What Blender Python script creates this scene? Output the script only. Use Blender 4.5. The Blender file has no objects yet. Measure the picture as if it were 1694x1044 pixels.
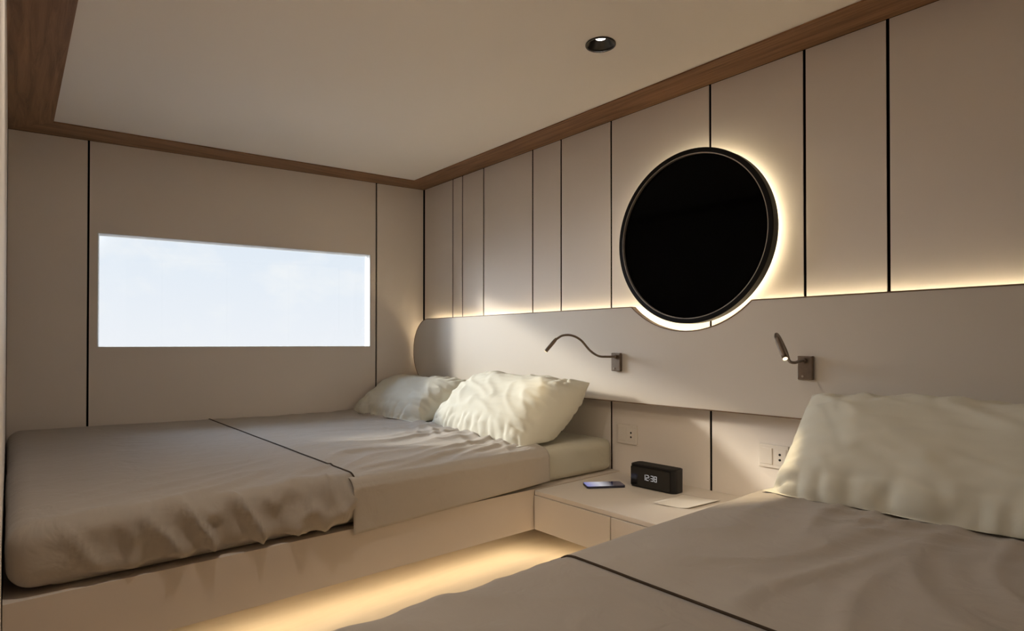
import bpy, bmesh, math
from mathutils import Vector, Matrix, noise, Euler
S = bpy.context.scene
COL = S.collection
R = math.radians

# ------------------------------------------------------------------ camera, world, exposure
cd = bpy.data.cameras.new('camera'); cam = bpy.data.objects.new('camera', cd); COL.objects.link(cam)
cd.sensor_width = 36; cd.sensor_fit = 'HORIZONTAL'; cd.lens = 974/1694*36
cd.shift_y = 38/1694; cd.clip_start = 0.01
cam.location = (0, 0, 1.05)
cam.rotation_euler = (R(90+0.47), 0, R(49.5))
S.camera = cam
S.view_settings.view_transform = 'Standard'; S.view_settings.look = 'None'
S.view_settings.gamma = 1; S.view_settings.use_curve_mapping = False
S.view_settings.exposure = 0.70

SKY_GAIN, SUNSIDE_GAIN = .665, 11.5
LED_COLOR = (1.0, 0.84, 0.55)
HEADBOARD_LED, MIRROR_LED, BED_LED = 16.0, 17.0, 8.5
READING_W, AISLE_FILL_W, PASSAGE_FILL_W = 1.0, 15.0, 20.0  # aisle and passage powers belong to added fill lamps
sl = bpy.data.lights.new('sun', 'SUN'); sun = bpy.data.objects.new('sun', sl); COL.objects.link(sun)
sl.energy = 2.1; sl.color = (1.0, .92, .78); sl.angle = R(4.5)
SUN_DIR = Vector((1.85, 1.0, -.65)).normalized()
sun.rotation_euler = SUN_DIR.to_track_quat('-Z', 'Y').to_euler()

w = bpy.data.worlds.new('sky'); S.world = w; w.use_nodes = True
nt = w.node_tree; nt.nodes.clear()
def N(t, **k):
    n = nt.nodes.new(t)
    for a, b in k.items(): setattr(n, a, b)
    return n
L = lambda a, b: nt.links.new(a, b)
tc = N('ShaderNodeTexCoord'); sep = N('ShaderNodeSeparateXYZ'); L(tc.outputs['Generated'], sep.inputs[0])
ramp = N('ShaderNodeValToRGB'); L(sep.outputs[2], ramp.inputs[0])
e = ramp.color_ramp.elements
e[0].position = 0.0; e[0].color = (0.86, 0.88, 0.93, 1)
e[1].position = 0.6; e[1].color = (0.45, 0.62, 0.88, 1)
x = e.new(0.17); x.color = (0.76, 0.83, 0.92, 1)
mp = N('ShaderNodeMapping'); mp.inputs['Scale'].default_value = (3.2, 3.2, 6.0); L(tc.outputs['Generated'], mp.inputs[0])
nz = N('ShaderNodeTexNoise'); nz.inputs['Scale'].default_value = 2.4; nz.inputs['Detail'].default_value = 7; nz.inputs['Roughness'].default_value = .6
L(mp.outputs[0], nz.inputs[0])
cr = N('ShaderNodeValToRGB'); L(nz.outputs[0], cr.inputs[0])
cr.color_ramp.elements[0].position = .5; cr.color_ramp.elements[1].position = .68
mx = N('ShaderNodeMix', data_type='RGBA'); L(cr.outputs[0], mx.inputs[0]); L(ramp.outputs[0], mx.inputs[6]); mx.inputs[7].default_value = (.88, .90, .93, 1)
dt = N('ShaderNodeVectorMath', operation='DOT_PRODUCT'); L(tc.outputs['Generated'], dt.inputs[0])
dt.inputs[1].default_value = Vector((-.70, -.52, .48)).normalized()
mr = N('ShaderNodeMapRange', interpolation_type='SMOOTHSTEP'); L(dt.outputs['Value'], mr.inputs[0])
mr.inputs[1].default_value = .70; mr.inputs[2].default_value = .98; mr.inputs[3].default_value = SKY_GAIN; mr.inputs[4].default_value = SUNSIDE_GAIN
bg = N('ShaderNodeBackground'); L(mx.outputs[2], bg.inputs[0]); L(mr.outputs[0], bg.inputs[1])
wo = N('ShaderNodeOutputWorld'); L(bg.outputs[0], wo.inputs[0])

# ------------------------------------------------------------------ materials
def mat(name, col, rough=.6, metal=0, spec=.5, bump=None, var=None, sheen=0, emit=None, coat=0):
    m = bpy.data.materials.new(name); m.use_nodes = True
    n = m.node_tree; b = n.nodes['Principled BSDF']
    b.inputs['Base Color'].default_value = (*col, 1); b.inputs['Roughness'].default_value = rough
    b.inputs['Metallic'].default_value = metal; b.inputs['Specular IOR Level'].default_value = spec
    b.inputs['Sheen Weight'].default_value = sheen; b.inputs['Coat Weight'].default_value = coat
    t = n.nodes.new('ShaderNodeTexCoord')
    if var:                                  # (scale, amount) mild mottling
        z = n.nodes.new('ShaderNodeTexNoise'); z.inputs['Scale'].default_value = var[0]; z.inputs['Detail'].default_value = 4
        n.links.new(t.outputs['Object'], z.inputs[0])
        r = n.nodes.new('ShaderNodeValToRGB'); n.links.new(z.outputs[0], r.inputs[0])
        r.color_ramp.elements[0].position = .3; r.color_ramp.elements[1].position = .7
        r.color_ramp.elements[0].color = (*[c*(1-var[1]) for c in col], 1); r.color_ramp.elements[1].color = (*[min(1, c*(1+var[1])) for c in col], 1)
        n.links.new(r.outputs[0], b.inputs['Base Color'])
    if bump:                                 # list of (scale, strength, distance, mapping scale)
        prev = None
        for sc, st, di, ms in bump:
            mpn = n.nodes.new('ShaderNodeMapping'); mpn.inputs['Scale'].default_value = ms; n.links.new(t.outputs['Object'], mpn.inputs[0])
            z = n.nodes.new('ShaderNodeTexNoise'); z.inputs['Scale'].default_value = sc; z.inputs['Detail'].default_value = 3
            z.inputs['Distortion'].default_value = .6
            n.links.new(mpn.outputs[0], z.inputs[0])
            bp = n.nodes.new('ShaderNodeBump'); bp.inputs['Strength'].default_value = st; bp.inputs['Distance'].default_value = di
            n.links.new(z.outputs[0], bp.inputs['Height'])
            if prev: n.links.new(prev.outputs[0], bp.inputs['Normal'])
            prev = bp
        n.links.new(prev.outputs[0], b.inputs['Normal'])
    if emit:
        b.inputs['Emission Color'].default_value = (*emit[0], 1); b.inputs['Emission Strength'].default_value = emit[1]
    return m
def wood(name, c1, c2, ms, rough=.45):
    m = bpy.data.materials.new(name); m.use_nodes = True
    n = m.node_tree; b = n.nodes['Principled BSDF']; b.inputs['Roughness'].default_value = rough
    b.inputs['Specular IOR Level'].default_value = .3
    t = n.nodes.new('ShaderNodeTexCoord'); mpn = n.nodes.new('ShaderNodeMapping'); mpn.inputs['Scale'].default_value = ms
    n.links.new(t.outputs['Object'], mpn.inputs[0])
    z = n.nodes.new('ShaderNodeTexNoise'); z.inputs['Scale'].default_value = 1; z.inputs['Detail'].default_value = 8; z.inputs['Distortion'].default_value = .8; z.inputs['Roughness'].default_value = .65
    n.links.new(mpn.outputs[0], z.inputs[0])
    r = n.nodes.new('ShaderNodeValToRGB'); n.links.new(z.outputs[0], r.inputs[0])
    r.color_ramp.elements[0].position = .32; r.color_ramp.elements[1].position = .68
    r.color_ramp.elements[0].color = (*c1, 1); r.color_ramp.elements[1].color = (*c2, 1)
    n.links.new(r.outputs[0], b.inputs['Base Color'])
    bp = n.nodes.new('ShaderNodeBump'); bp.inputs['Strength'].default_value = .15; bp.inputs['Distance'].default_value = .002
    n.links.new(z.outputs[0], bp.inputs['Height']); n.links.new(bp.outputs[0], b.inputs['Normal'])
    return m
def led(name, col, s):
    m = bpy.data.materials.new(name); m.use_nodes = True; n = m.node_tree; n.nodes.clear()
    em = n.nodes.new('ShaderNodeEmission'); em.inputs[0].default_value = (*col, 1); em.inputs[1].default_value = s
    o = n.nodes.new('ShaderNodeOutputMaterial'); n.links.new(em.outputs[0], o.inputs[0]); return m

M = {}
M['panel'] = mat('painted_panel', (.80, .725, .66), .55, spec=.3, var=(1.5, .015), bump=[(60, .05, .001, (1, 1, 1))])
M['groove'] = mat('black_groove', (.004, .003, .003), .9, spec=0)
M['ceil'] = mat('ceiling_paint', (.84, .775, .715), .7, spec=.2, var=(1.2, .01))
M['headboard'] = mat('headboard_laminate', (.66, .60, .53), .5, spec=.35, var=(2, .015), bump=[(90, .05, .0006, (1, 1, 1))])
M['wood_x'] = wood('walnut_along_x', (.15, .073, .035), (.36, .195, .10), (2.5, 45, 45))
M['wood_y'] = wood('walnut_along_y', (.15, .073, .035), (.36, .195, .10), (45, 2.5, 45))
M['edge'] = mat('veneer_edge', (.16, .09, .045), .5, var=(30, .2))
M['floor'] = wood('pale_plank_floor', (.60, .50, .38), (.68, .58, .45), (10, 1.2, 10), .5)
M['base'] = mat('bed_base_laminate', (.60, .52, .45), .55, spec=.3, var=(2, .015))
M['stand'] = mat('nightstand_laminate', (.68, .61, .54), .45, spec=.35, var=(2, .015))
M['shadow_line'] = mat('shadow_line_brown', (.06, .042, .028), .8, spec=.1, var=(30, .1))  # shade colour for the line where the blanket ends
FB = [(420, .12, .0006, (1, 1, 1)), (13, .5, .012, (1, 1, 1))]
M['blanket'] = mat('taupe_cotton', (.38, .33, .28), .85, spec=.15, sheen=.15, bump=FB)
M['sheet'] = mat('sand_sheet', (.43, .38, .325), .85, spec=.15, sheen=.1, bump=FB)
M['fitted'] = mat('cream_fitted_sheet', (.52, .485, .39), .85, spec=.15, sheen=.1, bump=FB)
M['pillow'] = mat('cream_pillowcase', (.68, .65, .545), .85, spec=.15, sheen=.1, bump=[(420, .12, .0006, (1, 1, 1)), (11, .25, .008, (1, 1, 1))])
M['bronze'] = mat('brushed_bronze', (.20, .155, .12), .38, metal=.75, spec=.5, var=(60, .08))
M['bronze_dark'] = mat('dark_frame', (.005, .0035, .0025), .5, spec=.12, var=(20, .1))
M['bead'] = mat('frame_bead', (.42, .37, .32), .35, metal=.6, var=(20, .05))
M['glass_black'] = mat('black_glass', (.0012, .001, .001), .06, spec=.06, var=(3, .05))
M['black_plastic'] = mat('black_plastic', (.006, .005, .005), .35, spec=.35, var=(40, .1))
M['clock_face'] = mat('clock_face', (.012, .011, .010), .12, spec=.55, var=(9, .1))
M['white_plastic'] = mat('socket_plastic', (.78, .71, .64), .4, spec=.4, var=(5, .01))
M['hole'] = mat('socket_hole', (.01, .008, .006), .8, var=(5, .1))
M['frame_white'] = mat('window_lining', (.80, .80, .78), .5, var=(4, .01))
M['paper'] = mat('white_paper', (.69, .63, .56), .8, var=(20, .02))
M['phone_glass'] = mat('phone_screen', (.006, .006, .012), .05, spec=1.0, var=(10, .1))
sm = M['phone_glass'].node_tree; sb = sm.nodes['Principled BSDF']; st = sm.nodes.new('ShaderNodeTexCoord'); ss = sm.nodes.new('ShaderNodeSeparateXYZ'); sr = sm.nodes.new('ShaderNodeValToRGB')
sm.links.new(st.outputs['Generated'], ss.inputs[0]); sm.links.new(ss.outputs[0], sr.inputs[0]); sm.links.new(sr.outputs[0], sb.inputs['Emission Color']); sb.inputs['Emission Strength'].default_value = .8
sr.color_ramp.elements[0].position = .0; sr.color_ramp.elements[0].color = (.12, .13, .34, 1); sr.color_ramp.elements[1].position = .72; sr.color_ramp.elements[1].color = (.006, .006, .016, 1)
q_ = sr.color_ramp.elements.new(.38); q_.color = (.38, .38, .42, 1)  # window reflection painted into the screen as a glowing gradient
M['phone_case'] = mat('phone_body', (.012, .012, .03), .35, spec=.5, var=(10, .1))
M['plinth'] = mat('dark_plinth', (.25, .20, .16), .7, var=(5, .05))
M['reflector'] = mat('downlight_reflector', (.012, .009, .007), .25, spec=.6, var=(30, .1))
M['digit'] = led('clock_digits', (.9, .85, .82), .26)
M['led_hb'] = led('led_headboard', LED_COLOR, HEADBOARD_LED)
M['led_mirror'] = led('led_mirror', LED_COLOR, MIRROR_LED)
M['led_bed'] = led('led_bed', (1.0, .82, .54), BED_LED)
M['lens'] = led('lamp_lens', (1.0, .80, .45), 1.5)
M['down_lens'] = led('downlight_lens', (1.0, .93, .82), 6)
g = bpy.data.materials.new('window_glass'); g.use_nodes = True; n = g.node_tree; n.nodes.clear()
a = n.nodes.new('ShaderNodeBsdfTransparent'); a.inputs[0].default_value = (.97, .98, .98, 1)
b = n.nodes.new('ShaderNodeBsdfGlossy'); b.inputs['Roughness'].default_value = .02
fr = n.nodes.new('ShaderNodeFresnel'); fr.inputs[0].default_value = 1.3
mxs = n.nodes.new('ShaderNodeMixShader'); o = n.nodes.new('ShaderNodeOutputMaterial')
n.links.new(fr.outputs[0], mxs.inputs[0]); n.links.new(a.outputs[0], mxs.inputs[1]); n.links.new(b.outputs[0], mxs.inputs[2]); n.links.new(mxs.outputs[0], o.inputs[0])
M['glass'] = g

# ------------------------------------------------------------------ helpers
def link(name, me, material, parent=None, smooth=False):
    me.materials.clear(); me.materials.append(material)
    if smooth:
        for p in me.polygons: p.use_smooth = True
    o = bpy.data.objects.new(name, me); COL.objects.link(o)
    if parent: o.parent = parent
    return o
def obj(name, bm, material, parent=None, smooth=False):
    bmesh.ops.recalc_face_normals(bm, faces=bm.faces)
    me = bpy.data.meshes.new(name); bm.to_mesh(me); bm.free()
    return link(name, me, material, parent, smooth)
def tag(o, label=None, cat=None, group=None, kind=None):
    if label: o['label'] = label
    if cat: o['category'] = cat
    if group: o['group'] = group
    if kind: o['kind'] = kind
    return o
def thing(name, label, cat, loc=(0, 0, 0), group=None):
    o = bpy.data.objects.new(name, None); COL.objects.link(o); o.location = loc; o.empty_display_size = .1
    return tag(o, label, cat, group)
def rel(o):
    """keeps world placement of a child whose mesh was built in world coordinates"""
    o.matrix_parent_inverse = Matrix.Translation(o.parent.location).inverted(); return o
def setp(*objs):
    for o in objs: rel(o)
def box(bm, x0, x1, y0, y1, z0, z1, bev=0, fn=None):
    b = bmesh.new()
    v = [b.verts.new((x, y, z)) for x in (x0, x1) for y in (y0, y1) for z in (z0, z1)]
    for f in ((0, 1, 3, 2), (4, 6, 7, 5), (0, 4, 5, 1), (2, 3, 7, 6), (0, 2, 6, 4), (1, 5, 7, 3)): b.faces.new([v[i] for i in f])
    if bev: bmesh.ops.bevel(b, geom=b.edges[:], offset=bev, segments=2, affect='EDGES', profile=.5)
    if fn:
        for q in b.verts: q.co = fn(q.co)
    me = bpy.data.meshes.new('t'); b.to_mesh(me); b.free(); bm.from_mesh(me); bpy.data.meshes.remove(me)
    return bm
def bx(*a, **k): return box(bmesh.new(), *a, **k)
def prism(loops, d0, d1, fn):
    """loops: outline then holes, 2D; extruded between d0 and d1; fn(u, v, d) -> point"""
    bm = bmesh.new(); rings = {}
    for d in (d0, d1):
        es = []; rings[d] = []
        for lp in loops:
            vs = [bm.verts.new(fn(u, v, d)) for u, v in lp]; rings[d].append(vs)
            es += [bm.edges.new((vs[i], vs[(i+1) % len(vs)])) for i in range(len(vs))]
        bmesh.ops.triangle_fill(bm, use_beauty=True, use_dissolve=False, edges=es)
    for A, B in zip(rings[d0], rings[d1]):
        for i in range(len(A)):
            j = (i+1) % len(A); bm.faces.new((A[i], A[j], B[j], B[i]))
    return bm
def circle(cx, cy, r, n=48, a0=0, a1=2*math.pi):
    return [(cx+r*math.cos(a0+(a1-a0)*i/n), cy+r*math.sin(a0+(a1-a0)*i/n)) for i in range(n)]
def lathe(prof, axis_fn, n=64):
    """prof: closed list of (radius, h); axis_fn(a, r, h) -> point"""
    bm = bmesh.new(); rows = []
    for i in range(n):
        a = 2*math.pi*i/n; rows.append([bm.verts.new(axis_fn(a, r, h)) for r, h in prof])
    for i in range(n):
        A, B = rows[i], rows[(i+1) % n]
        for k in range(len(prof)):
            l = (k+1) % len(prof); bm.faces.new((A[k], A[l], B[l], B[k]))
    bmesh.ops.remove_doubles(bm, verts=bm.verts, dist=1e-6)
    return bm
def spline(pts, k=10):
    P = [Vector(p) for p in pts]; P = [2*P[0]-P[1]]+P+[2*P[-1]-P[-2]]; out = []
    for i in range(1, len(P)-2):
        a, b, c, d = P[i-1:i+3]
        for j in range(k):
            t = j/k; out.append(.5*((2*b)+(c-a)*t+(2*a-5*b+4*c-d)*t*t+(3*b-3*c+d-a)*t**3))
    out.append(P[-2]); return out
def tube(path, rad, n=14, rfn=None):
    bm = bmesh.new(); rings = []; up = Vector((0.3, .2, 1)).normalized()
    for i, p in enumerate(path):
        t = (path[min(i+1, len(path)-1)]-path[max(i-1, 0)]).normalized()
        s = t.cross(up).normalized(); u = s.cross(t)
        r = rfn(i/(len(path)-1)) if rfn else rad
        rings.append([bm.verts.new(p+r*(math.cos(2*math.pi*k/n)*s+math.sin(2*math.pi*k/n)*u)) for k in range(n)])
    for A, B in zip(rings, rings[1:]):
        for k in range(n): bm.faces.new((A[k], A[(k+1) % n], B[(k+1) % n], B[k]))
    bm.faces.new(rings[0]); bm.faces.new(rings[-1]); return bm

# ------------------------------------------------------------------ room layout
FL, CZ = 0.25, 2.030            # floor, ceiling
SOF = 2.024                    # underside of the walnut band
NY, SY = 2.0, -1.10            # headboard wall, passage wall
AX = -1.2155                   # middle of the aisle
TS = math.tan(R(8.6)); CS = math.cos(R(8.6)); SN = math.sin(R(8.6))
WX = lambda y: -3.204-(NY-y)*TS          # slanted hull wall, window side
EX = lambda y: 2*AX-WX(y)
def Wm(s, d, z):                          # along wall from the headboard corner, depth outward, height
    return Vector((-3.204-s*SN-d*CS, NY-s*CS+d*SN, z))
def Em(s, d, z):
    p = Wm(s, d, z); p.x = 2*AX-p.x; return p
sy = lambda y: (NY-y)/CS

# floor and ceiling
floor = obj('floor', bx(-4.1, 1.7, -1.2, 2.1, FL-.06, FL), M['floor']); tag(floor, kind='structure')
DL = [(-1.272, 1.468), (-1.272, .42), (-.6, -.55)]  # first is the visible one; the other two are unseen, added for fill
ceil = obj('ceiling', prism([[(-4.1, -1.2), (1.7, -1.2), (1.7, 2.1), (-4.1, 2.1)]]+[circle(x, y, .0495, 40) for x, y in DL], CZ, CZ+.03, lambda u, v, d: Vector((u, v, d))), M['ceil'])
tag(ceil, kind='structure')
ceil2 = obj('roof', bx(-4.1, 1.7, -1.2, 2.1, CZ+.10, CZ+.14), M['groove'], ceil)

# north (headboard) wall : black core and painted panels with open joints
G = .0045
wn = obj('wall_north', bx(-3.4, 1.3, NY+.004, NY+.07, FL-.05, CZ-.001), M['groove']); tag(wn, kind='structure')
seams = [-3.196, -2.883, -2.785, -2.585, -2.182, -1.982, -1.674, -1.195, -.850, -.606, -.13, .35, EX(2.0)]
for a, b in zip(seams, seams[1:]):
    obj('wall_panel', bx(a+G, b-G, NY, NY+.004, FL+.002, SOF-.001, bev=.0012), M['panel'], wn)
# west wall with the window
win = (sy(1.657), sy(.321), 1.029, 1.586)
WT = .09
def wallpart(name, s0, s1, d0, d1, z0, z1, m, par, fn=Wm, bev=0):
    return obj(name, bx(s0, s1, d0, d1, z0, z1, bev=bev, fn=lambda c: fn(c.x, c.y, c.z)), m, par)
def holed(name, s0, s1, z0, z1, d0, d1, h, m, par):
    return obj(name, prism([[(s0, z0), (s1, z0), (s1, z1), (s0, z1)], [(h[0], h[2]), (h[1], h[2]), (h[1], h[3]), (h[0], h[3])]], d0, d1, lambda u, v, d: Wm(u, d, v)), m, par)
ww = holed('wall_west', -.02, sy(-1.2), FL-.05, CZ-.001, .012, WT, (win[0]-.001, win[1]+.001, win[2]-.001, win[3]+.001), M['groove'], None); tag(ww, kind='structure')
wallpart('wall_panel', .004, sy(1.693)-G, 0, .012, FL+.002, SOF-.001, M['panel'], ww, bev=.0012)
holed('wall_panel', sy(1.693)+G, sy(.286)-G, FL+.002, SOF-.001, 0, .012, (win[0]-.001, win[1]+.001, win[2]-.001, win[3]+.001), M['panel'], ww)
wallpart('wall_panel', sy(.286)+G, sy(-.009), 0, .012, FL+.002, SOF-.001, M['panel'], ww, bev=.0012)
wi = thing('window_1', None, None); wi['kind'] = 'structure'
def ringbox(h, t0, t1, d0, d1):
    o_ = (h[0]-t0, h[1]+t0, h[2]-t0, h[3]+t0); i_ = (h[0]+t1, h[1]-t1, h[2]+t1, h[3]-t1)
    q = lambda r: [(r[0], r[2]), (r[1], r[2]), (r[1], r[3]), (r[0], r[3])]
    return prism([q(o_), q(i_)], d0, d1, lambda u, v, d: Wm(u, d, v))
obj('window_lining', ringbox(win, 0, .004, .001, WT), M['frame_white'], wi)
obj('window_frame', ringbox(win, .012, 0, -.0025, -.0003), M['panel'], wi)
wallpart('window_pane', win[0]+.005, win[1]-.005, .062, .068, win[2]+.005, win[3]-.005, M['glass'], wi)
# east wall (beside the near bed, mirrored hull side)
we = wallpart('wall_east', -.02, sy(-1.2), .012, .06, FL-.05, CZ-.001, M['groove'], None, Em); tag(we, kind='structure')
es = [.004, sy(1.4), sy(.7), sy(0), sy(-1.1)]
for a, b in zip(es, es[1:]): wallpart('wall_panel', a+G, b-G, 0, .012, FL+.002, SOF-.001, M['panel'], we, Em, .0012)
# partition at the foot of the far bed, then the passage behind the camera
wp = obj('wall_south', bx(WX(-.01)+.002, -.92, -.06, -.010, FL+.001, SOF-.001, bev=.001), M['panel']); tag(wp, kind='structure')
wb = obj('wall_passage', bx(-3.75, 1.4, SY-.05, SY, FL+.001, CZ-.001), M['panel']); tag(wb, kind='structure')

# walnut band round the ceiling
iw = lambda y: -3.068-(1.846-y)*(.214/1.699)
def band(name, pts, m): 
    o = obj(name, prism([pts], SOF, CZ-.0005, lambda u, v, d: Vector((u, v, d))), m); tag(o, kind='structure'); return o
band('trim_1', [(WX(2), 2.0), (iw(1.846), 1.846), (2*AX-iw(1.846), 1.846), (EX(2), 2.0)], M['wood_x'])
band('trim_2', [(WX(2), 2.0), (WX(-.01), -.01), (iw(.144), .144), (iw(1.846), 1.846)], M['wood_y'])
band('trim_3', [(WX(-.01), -.01), (EX(-.01), -.01), (2*AX-iw(.144), .144), (iw(.144), .144)], M['wood_x'])
band('trim_4', [(EX(2), 2.0), (EX(-.01), -.01), (2*AX-iw(.144), .144), (2*AX-iw(1.846), 1.846)], M['wood_y'])

# ------------------------------------------------------------------ headboard
HBY = 1.92
def hb_outline(off=0):
    zt, zb = 1.199-off, .807+off
    xl = WX(HBY)+.020+off; xr = 2*AX-xl
    pts = []
    # left rounded end (ellipse), counter-clockwise from top
    rx, rz = .165-off*.5, (zt-zb)/2; cz = (zt+zb)/2
    left = [(xl+rx-rx*math.sin(math.pi*i/24), cz+rz*math.cos(math.pi*i/24)) for i in range(25)]
    right = [(2*AX-a, b) for a, b in reversed(left)]
    # notch arc (concentric with the mirror)
    cx_, cz_, rr = -1.247, 1.465, .368+off
    h = math.acos((cz_-zt)/rr)
    notch = [(cx_+rr*math.sin(h-2*h*i/24), cz_-rr*math.cos(h-2*h*i/24)) for i in range(25)]
    return left, right, notch
l, r_, nn = hb_outline(.004)
HB = thing('headboard', 'long beige headboard panel with rounded end and circular notch across the wall', 'headboard', (AX, HBY, .807))
o1 = obj('board', prism([l+r_+nn], HBY, HBY+.024, lambda u, v, d: Vector((u, d, v))), M['headboard'], HB)
# veneer edging
lo, ro, no = hb_outline(0)
o2 = obj('edge_banding', prism([lo+ro+no, [p for p in (l+r_+nn)]], HBY-.001, HBY+.026, lambda u, v, d: Vector((u, d, v))), M['edge'], HB)
o2['label'] = 'thin brown veneer edge'
o3 = obj('support_light_block', bx(-2.95, .50, HBY+.027, NY-.001, .830, 1.045, bev=.002), M['groove'], HB)  # unseen support, added to keep strip light from spilling below the board
def strip_along(path, wd, fn):
    """flat ribbon along a 2D path, wd wide, 2 mm thick"""
    bm = bmesh.new(); rows = []
    for i, p in enumerate(path):
        a = Vector(path[max(i-1, 0)]); c = Vector(path[min(i+1, len(path)-1)]); t = (c-a).normalized(); nrm = Vector((-t.y, t.x))
        q0 = Vector(p)-nrm*wd/2; q1 = Vector(p)+nrm*wd/2
        rows.append([bm.verts.new(fn(q.x, q.y, d)) for q in (q0, q1) for d in (0, .002)])
    for A, B in zip(rows, rows[1:]):
        for i, j in ((0, 1), (1, 3), (3, 2), (2, 0)): bm.faces.new((A[i], A[j], B[j], B[i]))
    bm.faces.new(rows[0]); bm.faces.new(rows[-1]); return bm
l2, r2, n2 = hb_outline(.020)
path = list(reversed(l2[:15]))          # up the left end
path += list(reversed(n2)) + list(reversed(r2))[:15]
o4 = obj('light_strip', strip_along(path, .007, lambda u, v, d: Vector((u, HBY+.0545+d, v))), M['led_hb'], HB)
o5 = obj('strip_bracket', strip_along(path, .003, lambda u, v, d: Vector((u, HBY+.0245+d*14.5, v))), M['bead'], HB)
o4['label'] = 'warm light strip behind the top edge'
setp(o1, o2, o3, o4, o5)

# ------------------------------------------------------------------ round mirror
MC = (-1.247, 1.450); MR = .326
fm = lambda a, r, h: Vector((MC[0]+r*math.cos(a), h, MC[1]+r*math.sin(a)))
MI = thing('round_mirror', 'round black mirror with dark frame and glowing halo above the nightstand', 'mirror', (MC[0], NY, MC[1]))
q1 = obj('frame', lathe([(MR-.017, 1.929), (MR-.002, 1.929), (MR, 1.931), (MR, 1.966), (MR-.02, 1.966), (MR-.02, 1.947), (MR-.017, 1.946)], fm, 128), M['bronze_dark'], MI)
q2 = obj('mirror_glass', prism([circle(MC[0], MC[1], MR-.0195, 96)], 1.9425, 1.9455, lambda u, v, d: Vector((u, d, v))), M['glass_black'], MI)
q3 = obj('inner_bead', lathe([(MR-.0205, 1.930), (MR-.0178, 1.930), (MR-.0178, 1.942), (MR-.0205, 1.942)], fm, 128), M['bead'], q1); q3['label'] = 'thin pale metal ring'
q4 = obj('back_mount', lathe([(0.0, 1.947), (MR-.022, 1.947), (MR-.022, 1.966), (.20, 1.966), (.20, 1.999), (0, 1.999)], fm, 64), M['groove'], MI)
q5 = obj('light_ring', lathe([(MR-.040, 1.967), (MR-.028, 1.967), (MR-.028, 1.969), (MR-.040, 1.969)], fm, 96), M['led_mirror'], MI); q5['label'] = 'warm glowing halo strip'
setp(q1, q2, q4, q5)

# ------------------------------------------------------------------ platform beds
def mirrorize(bm, mir):
    if mir:
        for v in bm.verts: v.co.x = 2*AX-v.co.x
    return bm
EDGE = -1.628
def bed_base(mir):
    side = 'far' if not mir else 'near'
    T = thing('platform_bed', 'beige floating bed platform below the window, light strip underneath' if not mir else 'beige platform under the nearest bed, right of the nightstand', 'bed', ((WX(1)+EDGE)/2 if not mir else 2*AX-(WX(1)+EDGE)/2, 1, 0))
    f = lambda u, v, d: Vector((u, v, d))
    yb = -.008
    b1 = obj('bed_frame', mirrorize(prism([[(WX(1.998)+.003, 1.998), (WX(yb)+.003, yb), (EDGE, yb), (EDGE, 1.998)]], .354, .503, f), mir), M['base'], T)
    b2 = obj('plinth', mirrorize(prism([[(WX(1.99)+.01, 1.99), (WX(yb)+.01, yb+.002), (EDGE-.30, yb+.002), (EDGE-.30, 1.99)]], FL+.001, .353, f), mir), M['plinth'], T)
    b3 = obj('light_strip', mirrorize(bx(EDGE-.072, EDGE-.052, .25, 1.55, .349, .3535), mir), M['led_bed'], T); b3['label'] = 'warm light strip under the bed edge'
    setp(b1, b2, b3); return T
bed_base(False); bed_base(True)

def fbm(p, o=4): return noise.fractal(p, 1.0, 2.0, o)
def ridge(p): return (1-min(1, abs(noise.noise(p))*2.6))**1.6
def soft_box(x0, x1, y0, y1, z0, z1, r, res, disp, keep, skew=True, mir=False):
    nx, ny, nz = [max(2, round(d/res)) for d in (x1-x0, y1-y0, z1-z0)]
    nz = max(nz, 12)
    bm = bmesh.new(); V = {}
    lo = Vector((x0+r, y0+r, z0+r)); hi = Vector((x1-r, y1-r, z1-r))
    def vert(i, j, k):
        key = (i, j, k)
        if key in V: return V[key]
        p = Vector((x0+(x1-x0)*i/nx, y0+(y1-y0)*j/ny, z0+(z1-z0)*k/nz))
        q = Vector([min(max(p[a], lo[a]), hi[a]) for a in range(3)])
        nrm = (p-q); nrm.normalize(); p = q+nrm*r
        p += nrm*disp(p, nrm)
        if skew:
            wx = WX(p.y)+.006; x = wx+(p.x-x0)*(x1-wx)/(x1-x0) if p.x > x0 else wx+(p.x-x0)
            p.x = max(x, wx)
        V[key] = bm.verts.new(p); return V[key]
    def face(a, b, c, d):
        vs = [vert(*a), vert(*b), vert(*c), vert(*d)]
        if keep(sum((v.co for v in vs), Vector())/4): bm.faces.new(vs)
    for i in range(nx):
        for j in range(ny):
            face((i, j, nz), (i+1, j, nz), (i+1, j+1, nz), (i, j+1, nz)); face((i, j, 0), (i, j+1, 0), (i+1, j+1, 0), (i+1, j, 0))
        for k in range(nz):
            face((i, 0, k), (i+1, 0, k), (i+1, 0, k+1), (i, 0, k+1)); face((i, ny, k), (i, ny, k+1), (i+1, ny, k+1), (i+1, ny, k))
    for j in range(ny):
        for k in range(nz):
            face((0, j, k), (0, j, k+1), (0, j+1, k+1), (0, j+1, k)); face((nx, j, k), (nx, j+1, k), (nx, j+1, k+1), (nx, j, k+1))
    for v in [v for v in bm.verts if not v.link_faces]: bm.verts.remove(v)
    if mir:
        for v in bm.verts: v.co.x = 2*AX-v.co.x
    return bm
def solid(o, t, off=-1):
    m = o.modifiers.new('thickness', 'SOLIDIFY'); m.thickness = t; m.offset = off; return o

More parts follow.
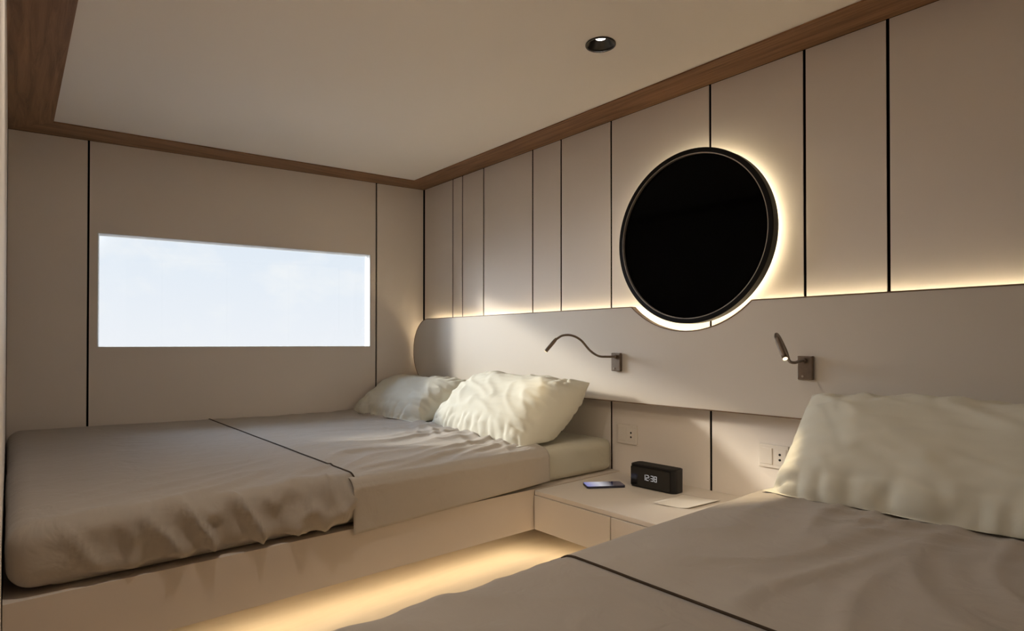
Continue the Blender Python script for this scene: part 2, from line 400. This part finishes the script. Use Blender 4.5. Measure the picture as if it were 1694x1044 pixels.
MTOP = .640
def mattress(mir, seed):
    s = Vector((seed, seed*1.7, 3))
    def d(p, nn):
        side = nn.x > .5
        a = .0035*fbm(Vector((p.x*5, p.y*5, p.z*9))+s)
        if side: a += .004*ridge(Vector((p.y*9+p.z*6, p.z*5, 0))+s)-.003
        if nn.z > .5: a = min(a, .001)
        if nn.z < -.3: a = 0
        return a
    o = obj('mattress', soft_box(WX(1), EDGE-.022, .055, 1.985, .5045, MTOP, .035, .02, d, lambda c: True, mir=mir), M['fitted'], None, True)
    tag(o, 'cream mattress in fitted sheet on the platform below the window' if not mir else 'cream mattress in fitted sheet on the nearest platform bed', 'mattress')
mattress(False, 2.0); mattress(True, 9.0)

BY = .79
def blanket(mir, seed):
    s = Vector((seed, seed*2.3, 1))
    def d(p, nn):
        a = .003*fbm(Vector((p.x*3, p.y*3, p.z*4))+s, 3)
        edge = max(0, min(1, (p.x-(EDGE-.50))/.45)) if not mir else max(0, min(1, (p.x-(EDGE-.2))/.2))*.5
        w1 = Vector((p.x*2.2, p.y*2.0, p.z*2))
        wp = w1+.35*Vector((noise.noise(w1*1.5+s), noise.noise(w1*1.5-s), 0))
        # folds fan out diagonally from the aisle edge down its side
        foot = max(0, min(1, (p.y-.04)/.28))
        if nn.z > .3: a += edge*foot*.015*(ridge(Vector(((p.x-EDGE)*7+p.y*2.2+wp.y*.9, p.y*1.8-p.x, 0))+s)-.1)*nn.z
        if nn.x > .2: a += (.034 if not mir else .006)*foot*(ridge(Vector((p.y*8.5+(p.z-.6)*7+wp.x*1.6, p.z*5-p.y*1.5, 5))+s)-.15)*nn.x
        if nn.x > .2: a += (.013 if not mir else .003)*foot*(ridge(Vector((p.y*17+(p.z-.6)*9+wp.x*2, p.z*9, 9))+s)-.1)*nn.x
        lo_ = -.0055
        k = max(0, min(1, (BY-p.y)/.04)); a *= .35+.65*k
        if p.z < .53: a *= .3
        return max(lo_, a)
    o = obj('blanket', soft_box(WX(1)-.002, EDGE-.004, -.004, BY+.06, .510, .658, .052, .0105, d,
            lambda c: c.z > .5115 and c.y < BY, mir=mir), M['blanket'], None, True)
    solid(o, .0075)
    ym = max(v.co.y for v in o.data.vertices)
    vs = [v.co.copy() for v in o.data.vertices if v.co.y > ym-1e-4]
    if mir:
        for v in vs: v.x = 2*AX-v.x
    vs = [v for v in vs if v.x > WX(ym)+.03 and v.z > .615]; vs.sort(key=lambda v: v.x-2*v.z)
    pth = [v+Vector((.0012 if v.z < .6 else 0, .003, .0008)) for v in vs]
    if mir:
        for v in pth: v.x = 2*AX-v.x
    pi = obj('shadow_line', tube(pth, .0026, 8), M['shadow_line'], o, True); pi['label'] = 'dark brown line for the shadow at the blanket edge'  # shadow gap at the blanket edge, modelled as a dark brown tube
    tag(o, 'rumpled taupe blanket tucked over foot of the bed below the window' if not mir else 'smooth taupe blanket over foot of the nearest bed, cut by frame bottom', 'blanket')
blanket(False, 4.0); blanket(True, 12.0)

def sheet(mir, seed):
    s = Vector((seed, seed*.7, 8)); y0, y1 = BY-.018, 1.572
    bm = bmesh.new(); ny = 100; rows = []
    r = .034; xs = EDGE+.0065; zt = MTOP+.0065
    for j in range(ny+1):
        y = y0+(y1-y0)*j/ny; row = []
        wx = WX(y)+.008; zb = .487+(.524-.487)*j/ny
        Ltop = xs-r-wx; Larc = r*math.pi/2; Ls = zt-r-zb
        tot = Ltop+Larc+Ls
        n1, n2_, n3 = 150, 10, 14
        pts = [(wx+Ltop*i/n1, zt, 0, 1) for i in range(n1)]
        pts += [(xs-r+r*math.sin(a), zt-r+r*math.cos(a), math.sin(a), math.cos(a)) for a in [math.pi/2*i/n2_ for i in range(n2_)]]
        pts += [(xs, zt-r-Ls*i/n3, 1, 0) for i in range(n3+1)]
        for X, Z, nx_, nz_ in pts:
            ex = max(0, min(1, (X-(xs-1.0))/.5)); px_ = Vector((X, y, Z))
            wv = noise.noise(Vector((X*3, y*3, 1))+s)
            # long folds running along the bed, gathering towards the pillows
            f = ridge(Vector((X*9+(y-1.2)*(X-xs+.45)*7+wv*1.1, y*1.6, 2))+s)
            f2 = ridge(Vector((X*4+wv, y*11+X*6, 6))+s)*max(0, min(1, (y-1.25)/.25))
            amp = (.017 if not mir else .009)
            k = max(0, min(1, (y-y0)/.08))
            k2 = max(0, min(1, (xs-.02-X)/.10)) if nz_ > .5 else 0
            dd = amp*k*k2*(.8*f*(.3+.7*ex)+.75*f2)
            dd += .0015*(1+fbm(px_*5+s))*nz_
            if nx_ > .9: dd += .0025*(1+noise.noise(Vector((y*5, Z*9+y*4, 3))+s))
            row.append(bm.verts.new((X+nx_*dd, y, Z+nz_*dd)))
        rows.append(row)
    for A, B in zip(rows, rows[1:]):
        for i in range(len(A)-1): bm.faces.new((A[i], A[i+1], B[i+1], B[i]))
    mirrorize(bm, mir)
    o = obj('bed_sheet', bm, M['sheet'], None, True); solid(o, .002, 0)
    tag(o, 'sand coloured top sheet hanging over side of the bed below the window' if not mir else 'sand coloured top sheet across the nearest bed in front of its pillow', 'sheet')
sheet(False, 5.0); sheet(True, 15.0)

# ------------------------------------------------------------------ pillows
def pillow(label, loc, rot, W, H, T, seed, clampx=None, group=None, pinch=.035):
    s = Vector((seed, -seed, seed*.5)); bm = bmesh.new(); n = 72; m_ = 56
    E_ = Euler(rot, 'XYZ').to_matrix(); L0 = Vector(loc)
    def P(i, j, sgn):
        u = -1+2*i/n; v = -1+2*j/m_
        u = math.sin(u*math.pi/2)*.6+u*.4; v = math.sin(v*math.pi/2)*.6+v*.4
        t = max(0, 1-abs(u)**7.0)**.5*max(0, 1-abs(v)**2.6)**.60
        X = W/2*u*(1-pinch*(1-v*v)*u*u); Yv = H/2*v*(1-pinch*1.3*(1-u*u)*v*v)
        # gathered pleats near the seams
        ev = max(0, (abs(v)-.45)/.55); eu = max(0, (abs(u)-.55)/.45)
        pl = ridge(Vector((u*7+.8*noise.noise(Vector((u*4, v*2, 1))+s), v*1.1, sgn))+s)*ev*(1-ev**6)
        pl2 = ridge(Vector((u*1.4, v*6, 4+sgn))+s)*eu*(1-eu**6)
        big = fbm(Vector((u*1.6, v*1.6, sgn*2))+s, 2)
        dg = ridge(Vector((u*3+v*3, v*1.5-u, 9))+s)-.4
        dg2 = ridge(Vector((u*2.2-v*5, v*1.2+u*2, 19))+s)*(.3+.7*ev)
        Z = sgn*T/2*t*(1+.10*big)-sgn*(.028*pl+.020*pl2-.008*dg+.010*dg2)*min(1, t*2.2)
        p = L0+E_ @ Vector((X, Yv, Z))
        zmin = MTOP+.016+.0012*math.sin(u*9+seed)
        if p.z < zmin: p.z = zmin-(zmin-p.z)*.0
        ym = HBY-.004 if p.z > .80 else NY-.004
        ym = HBY-.004
        if p.y > ym: p.y = ym
        if p.x < WX(p.y)+.012: p.x = WX(p.y)+.012
        return p-L0
    V = {}
    def vert(i, j, sgn):
        b = i in (0, n) or j in (0, m_)
        k = (i, j, 0 if b else sgn)
        if k not in V: V[k] = bm.verts.new(P(i, j, sgn))
        return V[k]
    for sgn in (1, -1):
        for i in range(n):
            for j in range(m_):
                q = [vert(i, j, sgn), vert(i+1, j, sgn), vert(i+1, j+1, sgn), vert(i, j+1, sgn)]
                try: bm.faces.new(q if sgn > 0 else q[::-1])
                except ValueError: pass
    o = obj('pillow', bm, M['pillow'], None, True); o.location = loc
    md = o.modifiers.new('smooth', 'SUBSURF'); md.levels = 1; md.render_levels = 1
    tag(o, label, 'pillow', group); return o
pillow('cream pillow lying against the window wall, leftmost and farthest', (-2.905, 1.715, .728), (R(30), 0, R(3)), .72, .45, .19, 3.1)
pillow('plump cream pillow propped beside the nightstand on the far bed', (-2.085, 1.712, .742), (R(39), 0, R(-8)), .84, .46, .25, 7.7)
pillow('large cream pillow propped on the nearest bed under right reading lamp', (-.355, 1.722, .742), (R(41), 0, R(2)), .84, .46, .24, 11.3)

# ------------------------------------------------------------------ nightstand
nx0, nx1, nyf = EDGE+.003, 2*AX-EDGE-.003, 1.497
NS = thing('nightstand', 'beige floating nightstand bridging the two beds below the headboard', 'nightstand', (AX, 1.75, .354))
c1 = obj('carcass', bx(nx0, nx1, nyf+.018, NY-.002, .354, .482, bev=.001), M['stand'], NS)
c2 = obj('top', bx(nx0, nx1, nyf+.002, NY-.002, .4825, .500, bev=.0025), M['stand'], NS)
sx = -1.258
c3 = obj('drawer_front', bx(nx0+.001, sx-.0015, nyf, nyf+.0175, .355, .4815, bev=.0015), M['stand'], NS)
c4 = obj('drawer_front', bx(sx+.0015, nx1-.001, nyf, nyf+.0175, .355, .4815, bev=.0015), M['stand'], NS)
c5 = obj('light_strip', bx(nx0+.01, nx1-.01, nyf+.052, nyf+.072, .349, .3535), M['led_bed'], NS); c5['label'] = 'warm light strip under the front edge'
setp(c1, c2, c3, c4, c5)

# ------------------------------------------------------------------ alarm clock
CK = thing('alarm_clock', 'black digital alarm clock showing the time on the nightstand', 'clock', (-1.343, 1.866, .500))
CK.rotation_euler.z = R(2)
def rounded_slab(w_, h_, r, n=8):
    out = []
    for cx_, cy_, a0 in ((w_/2-r, h_/2-r, 0), (-w_/2+r, h_/2-r, 90), (-w_/2+r, -h_/2+r, 180), (w_/2-r, -h_/2+r, 270)):
        out += [(cx_+r*math.cos(R(a0+90*i/n)), cy_+r*math.sin(R(a0+90*i/n))) for i in range(n+1)]
    return out
obj('body', prism([rounded_slab(.200, .070, .022)], .002, .086, lambda u, v, d: Vector((u, v, d))), M['black_plastic'], CK, False)
obj('top_panel', prism([rounded_slab(.192, .062, .018)], .0862, .0872, lambda u, v, d: Vector((u, v, d))), M['hole'], CK)
obj('foot', bx(-.08, .08, -.026, .026, 0, .0018), M['hole'], CK)
fc = obj('display', prism([rounded_slab(.172, .072, .004)], -.0355, -.038, lambda u, v, d: Vector((u-.004, d, v+.043))), M['clock_face'], CK)
def digit(bm, ch, x, z, h=.019, wd=.0095, t=.0022):
    segs = {'a': (0, 1, 1, 1), 'g': (0, .5, 1, .5), 'd': (0, 0, 1, 0), 'f': (0, .5, 0, 1), 'b': (1, .5, 1, 1), 'e': (0, 0, 0, .5), 'c': (1, 0, 1, .5)}
    on = {'1': 'bc', '2': 'abged', '3': 'abgcd', '8': 'abcdefg'}[ch]
    for k in on:
        a_, b_, c_, d_ = segs[k]; X0, X1 = x+a_*wd, x+c_*wd; Z0, Z1 = z+b_*h, z+d_*h
        box(bm, X0-t/2, X1+t/2, -.0388, -.0382, Z0-t/2, Z1+t/2)
bm = bmesh.new(); X = -.034
for ch in '12:38':
    if ch == ':':
        for zz in (.040, .049): box(bm, X-.002, X, -.0388, -.0382, zz-.001, zz+.001)
        X += .0055
    else:
        digit(bm, ch, X, .0345); X += .0150
dg = obj('time_digits', bm, M['digit'], fc); dg['label'] = 'glowing white digits reading 12:38'

# ------------------------------------------------------------------ phone
pc = Vector((-1.4985, 1.745, .5005)); ang = math.atan2(.129, .084)
PH = thing('smartphone', 'dark smartphone lying flat on the nightstand left of the clock', 'phone', pc); PH.rotation_euler.z = ang
obj('phone_body', prism([rounded_slab(.150, .074, .010)], 0, .0078, lambda u, v, d: Vector((u, v, d))), M['phone_case'], PH)
obj('screen', prism([rounded_slab(.146, .070, .008)], .0079, .0085, lambda u, v, d: Vector((u, v, d))), M['phone_glass'], PH)
# ------------------------------------------------------------------ sheet of paper with a curled corner
bm = bmesh.new(); g_ = {}
c4_ = [Vector((-1.215, 1.672)), Vector((-1.105, 1.715)), Vector((-1.088, 1.885)), Vector((-1.232, 1.868))]
for i in range(17):
    for j in range(21):
        u, v = i/16, j/20
        p = (c4_[0]*(1-u)+c4_[1]*u)*(1-v)+(c4_[3]*(1-u)+c4_[2]*u)*v
        lift = .008*max(0, 1-(u*1.3+v*1.1))**2+.004*max(0, u-.8)/.2
        g_[i, j] = bm.verts.new((p.x, p.y, .5012+lift))
for i in range(16):
    for j in range(20): bm.faces.new((g_[i, j], g_[i+1, j], g_[i+1, j+1], g_[i, j+1]))
pp = obj('paper_sheet', bm, M['paper'], None, True); solid(pp, .0008, 0)
tag(pp, 'small white sheet of paper with lifted corner on nightstand, right of clock', 'paper')

# ------------------------------------------------------------------ reading lamps
def lamp(label, px_, pts, headdir, hl=.066, aim=None, power=1):
    T = thing('reading_lamp', label, 'lamp', (px_, HBY, .973)); T['group'] = 'gooseneck reading lamps on the headboard'
    base = Vector((px_, HBY, .973))
    a1 = obj('wall_plate', bx(px_-.023, px_+.023, HBY-.017, HBY-.0015, .935, 1.010, bev=.0025), M['bronze'], T)
    path = spline(pts, 12)
    a2 = obj('gooseneck', tube(path, .0045), M['bronze'], T, True)
    hd = Vector(headdir).normalized(); e0 = path[-1]
    hp = [e0-hd*.006+hd*hl*i/6 for i in range(7)]
    a3 = obj('lamp_head', tube(hp, .0085, 20, lambda t: .0052+.0020*min(1, t*5)), M['bronze'], T, True)
    tip = hp[-1]
    a4 = obj('lens', tube([tip+hd*.0002, tip+hd*.0016], .0062, 20), M['lens'], a3)
    a5 = obj('switch_button', tube([Vector((px_-.006, HBY-.0172, .946)), Vector((px_-.006, HBY-.0195, .946))], .0035, 16), M['bead'], a1); a5['label'] = 'small bright button'
    j0 = path[0]; a6 = obj('swivel_joint', tube([j0+Vector((0, .004, 0)), j0+Vector((0, -.012, 0))], .0085, 18), M['bronze'], T)
    setp(a1, a2, a3, a6)
    ld = bpy.data.lights.new('reading_light', 'SPOT'); ld.energy = READING_W*power; ld.color = (1, .80, .52); ld.shadow_soft_size = .007
    ld.spot_size = R(100); ld.spot_blend = .5
    lo_ = bpy.data.objects.new('reading_light', ld); COL.objects.link(lo_); lo_.parent = T
    lo_.location = tip+hd*.010-T.location
    lo_.rotation_euler = (Vector(aim) if aim else hd).to_track_quat('-Z', 'Y').to_euler()
    return T
z0 = .995
lamp('bronze gooseneck reading lamp above the far bed, left of the mirror notch', -1.571,
     [(-1.571, 1.902, z0)]+[(-1.542, 1.860, 0.996), (-1.558, 1.830, 0.996), (-1.573, 1.800, 0.999), (-1.582, 1.760, 1.021), (-1.594, 1.720, 1.062), (-1.615, 1.690, 1.081), (-1.640, 1.665, 1.081), (-1.661, 1.645, 1.064)], (-.56, -.30, -.72), .066, (-.60, -.25, -.70), .25)
lamp('bronze gooseneck reading lamp above the nearest bed, right of the mirror notch', -.811,
     [(-.811, 1.902, z0)]+[(-0.809, 1.860, 0.994), (-0.806, 1.820, 0.991), (-0.803, 1.780, 0.997), (-0.791, 1.735, 1.023), (-0.783, 1.690, 1.052), (-0.772, 1.645, 1.070), (-0.762, 1.610, 1.075), (-0.751, 1.590, 1.066)], (.50, -.45, -.74), .082, (-.66, .02, -.72), 3.4)

# ------------------------------------------------------------------ wall sockets
def socket(label, cx_, cz_):
    T = thing('power_socket', label, 'socket', (cx_, NY, cz_)); T['group'] = 'cream wall sockets under the headboard'
    y = NY-.001
    s1 = obj('cover_plate', bx(cx_-.052, cx_+.052, y-.007, y, cz_-.040, cz_+.040, bev=.002), M['white_plastic'], T)
    s2 = obj('rocker_switch', bx(cx_-.044, cx_-.003, y-.0095, y-.0072, cz_-.028, cz_+.028, bev=.001), M['white_plastic'], T)
    s3 = obj('outlet', bx(cx_+.003, cx_+.044, y-.0085, y-.0072, cz_-.028, cz_+.028, bev=.0005), M['white_plastic'], T)
    for dz in (-.009, .009):
        h = obj('pin_hole', tube([Vector((cx_+.0235, y-.0086, cz_+dz)), Vector((cx_+.0235, y-.0092, cz_+dz))], .0042, 14), M['hole'], s3)
    setp(s1, s2, s3)
socket('cream wall socket with two pin holes left of the alarm clock', -1.584, .664)
socket('cream wall socket with two pin holes partly hidden by nearest pillow', -.955, .662)

# ------------------------------------------------------------------ downlights
def downlight(x, y, label):
    T = thing('recessed_downlight', label, 'ceiling light', (x, y, CZ))
    f = lambda a, r, h: Vector((r*math.cos(a), r*math.sin(a), h))
    obj('rim', lathe([(.0485, -.0045), (.0495, -.004), (.0495, -.0006), (.046, -.0006), (.044, -.004), (.046, -.0045)], f, 48), M['reflector'], T, True)
    obj('reflector', lathe([(.0455, -.001), (.047, -.001), (.033, .026), (.0, .026), (.0, .023), (.031, .023)], f, 48), M['reflector'], T, True)
    obj('lens', lathe([(0, .0225), (.017, .0225), (.017, .020), (0, .0195)], f, 32), M['down_lens'], T)
    ld = bpy.data.lights.new('downlight_beam', 'SPOT'); ld.energy = PASSAGE_FILL_W if y < 0 else AISLE_FILL_W if y < 1 else 3.5; ld.color = (1, .90, .77); ld.shadow_soft_size = .02
    ld.spot_size = R(150) if y > 0 else R(172); ld.spot_blend = .9
    lo_ = bpy.data.objects.new('downlight_beam', ld); COL.objects.link(lo_); lo_.parent = T; lo_.location = (0, 0, .016)
for i, (x, y) in enumerate(DL):
    downlight(x, y, ['black recessed downlight in ceiling above the round mirror', 'unseen fill downlight added in ceiling over the aisle', 'unseen fill downlight added in ceiling of the passage'][i])
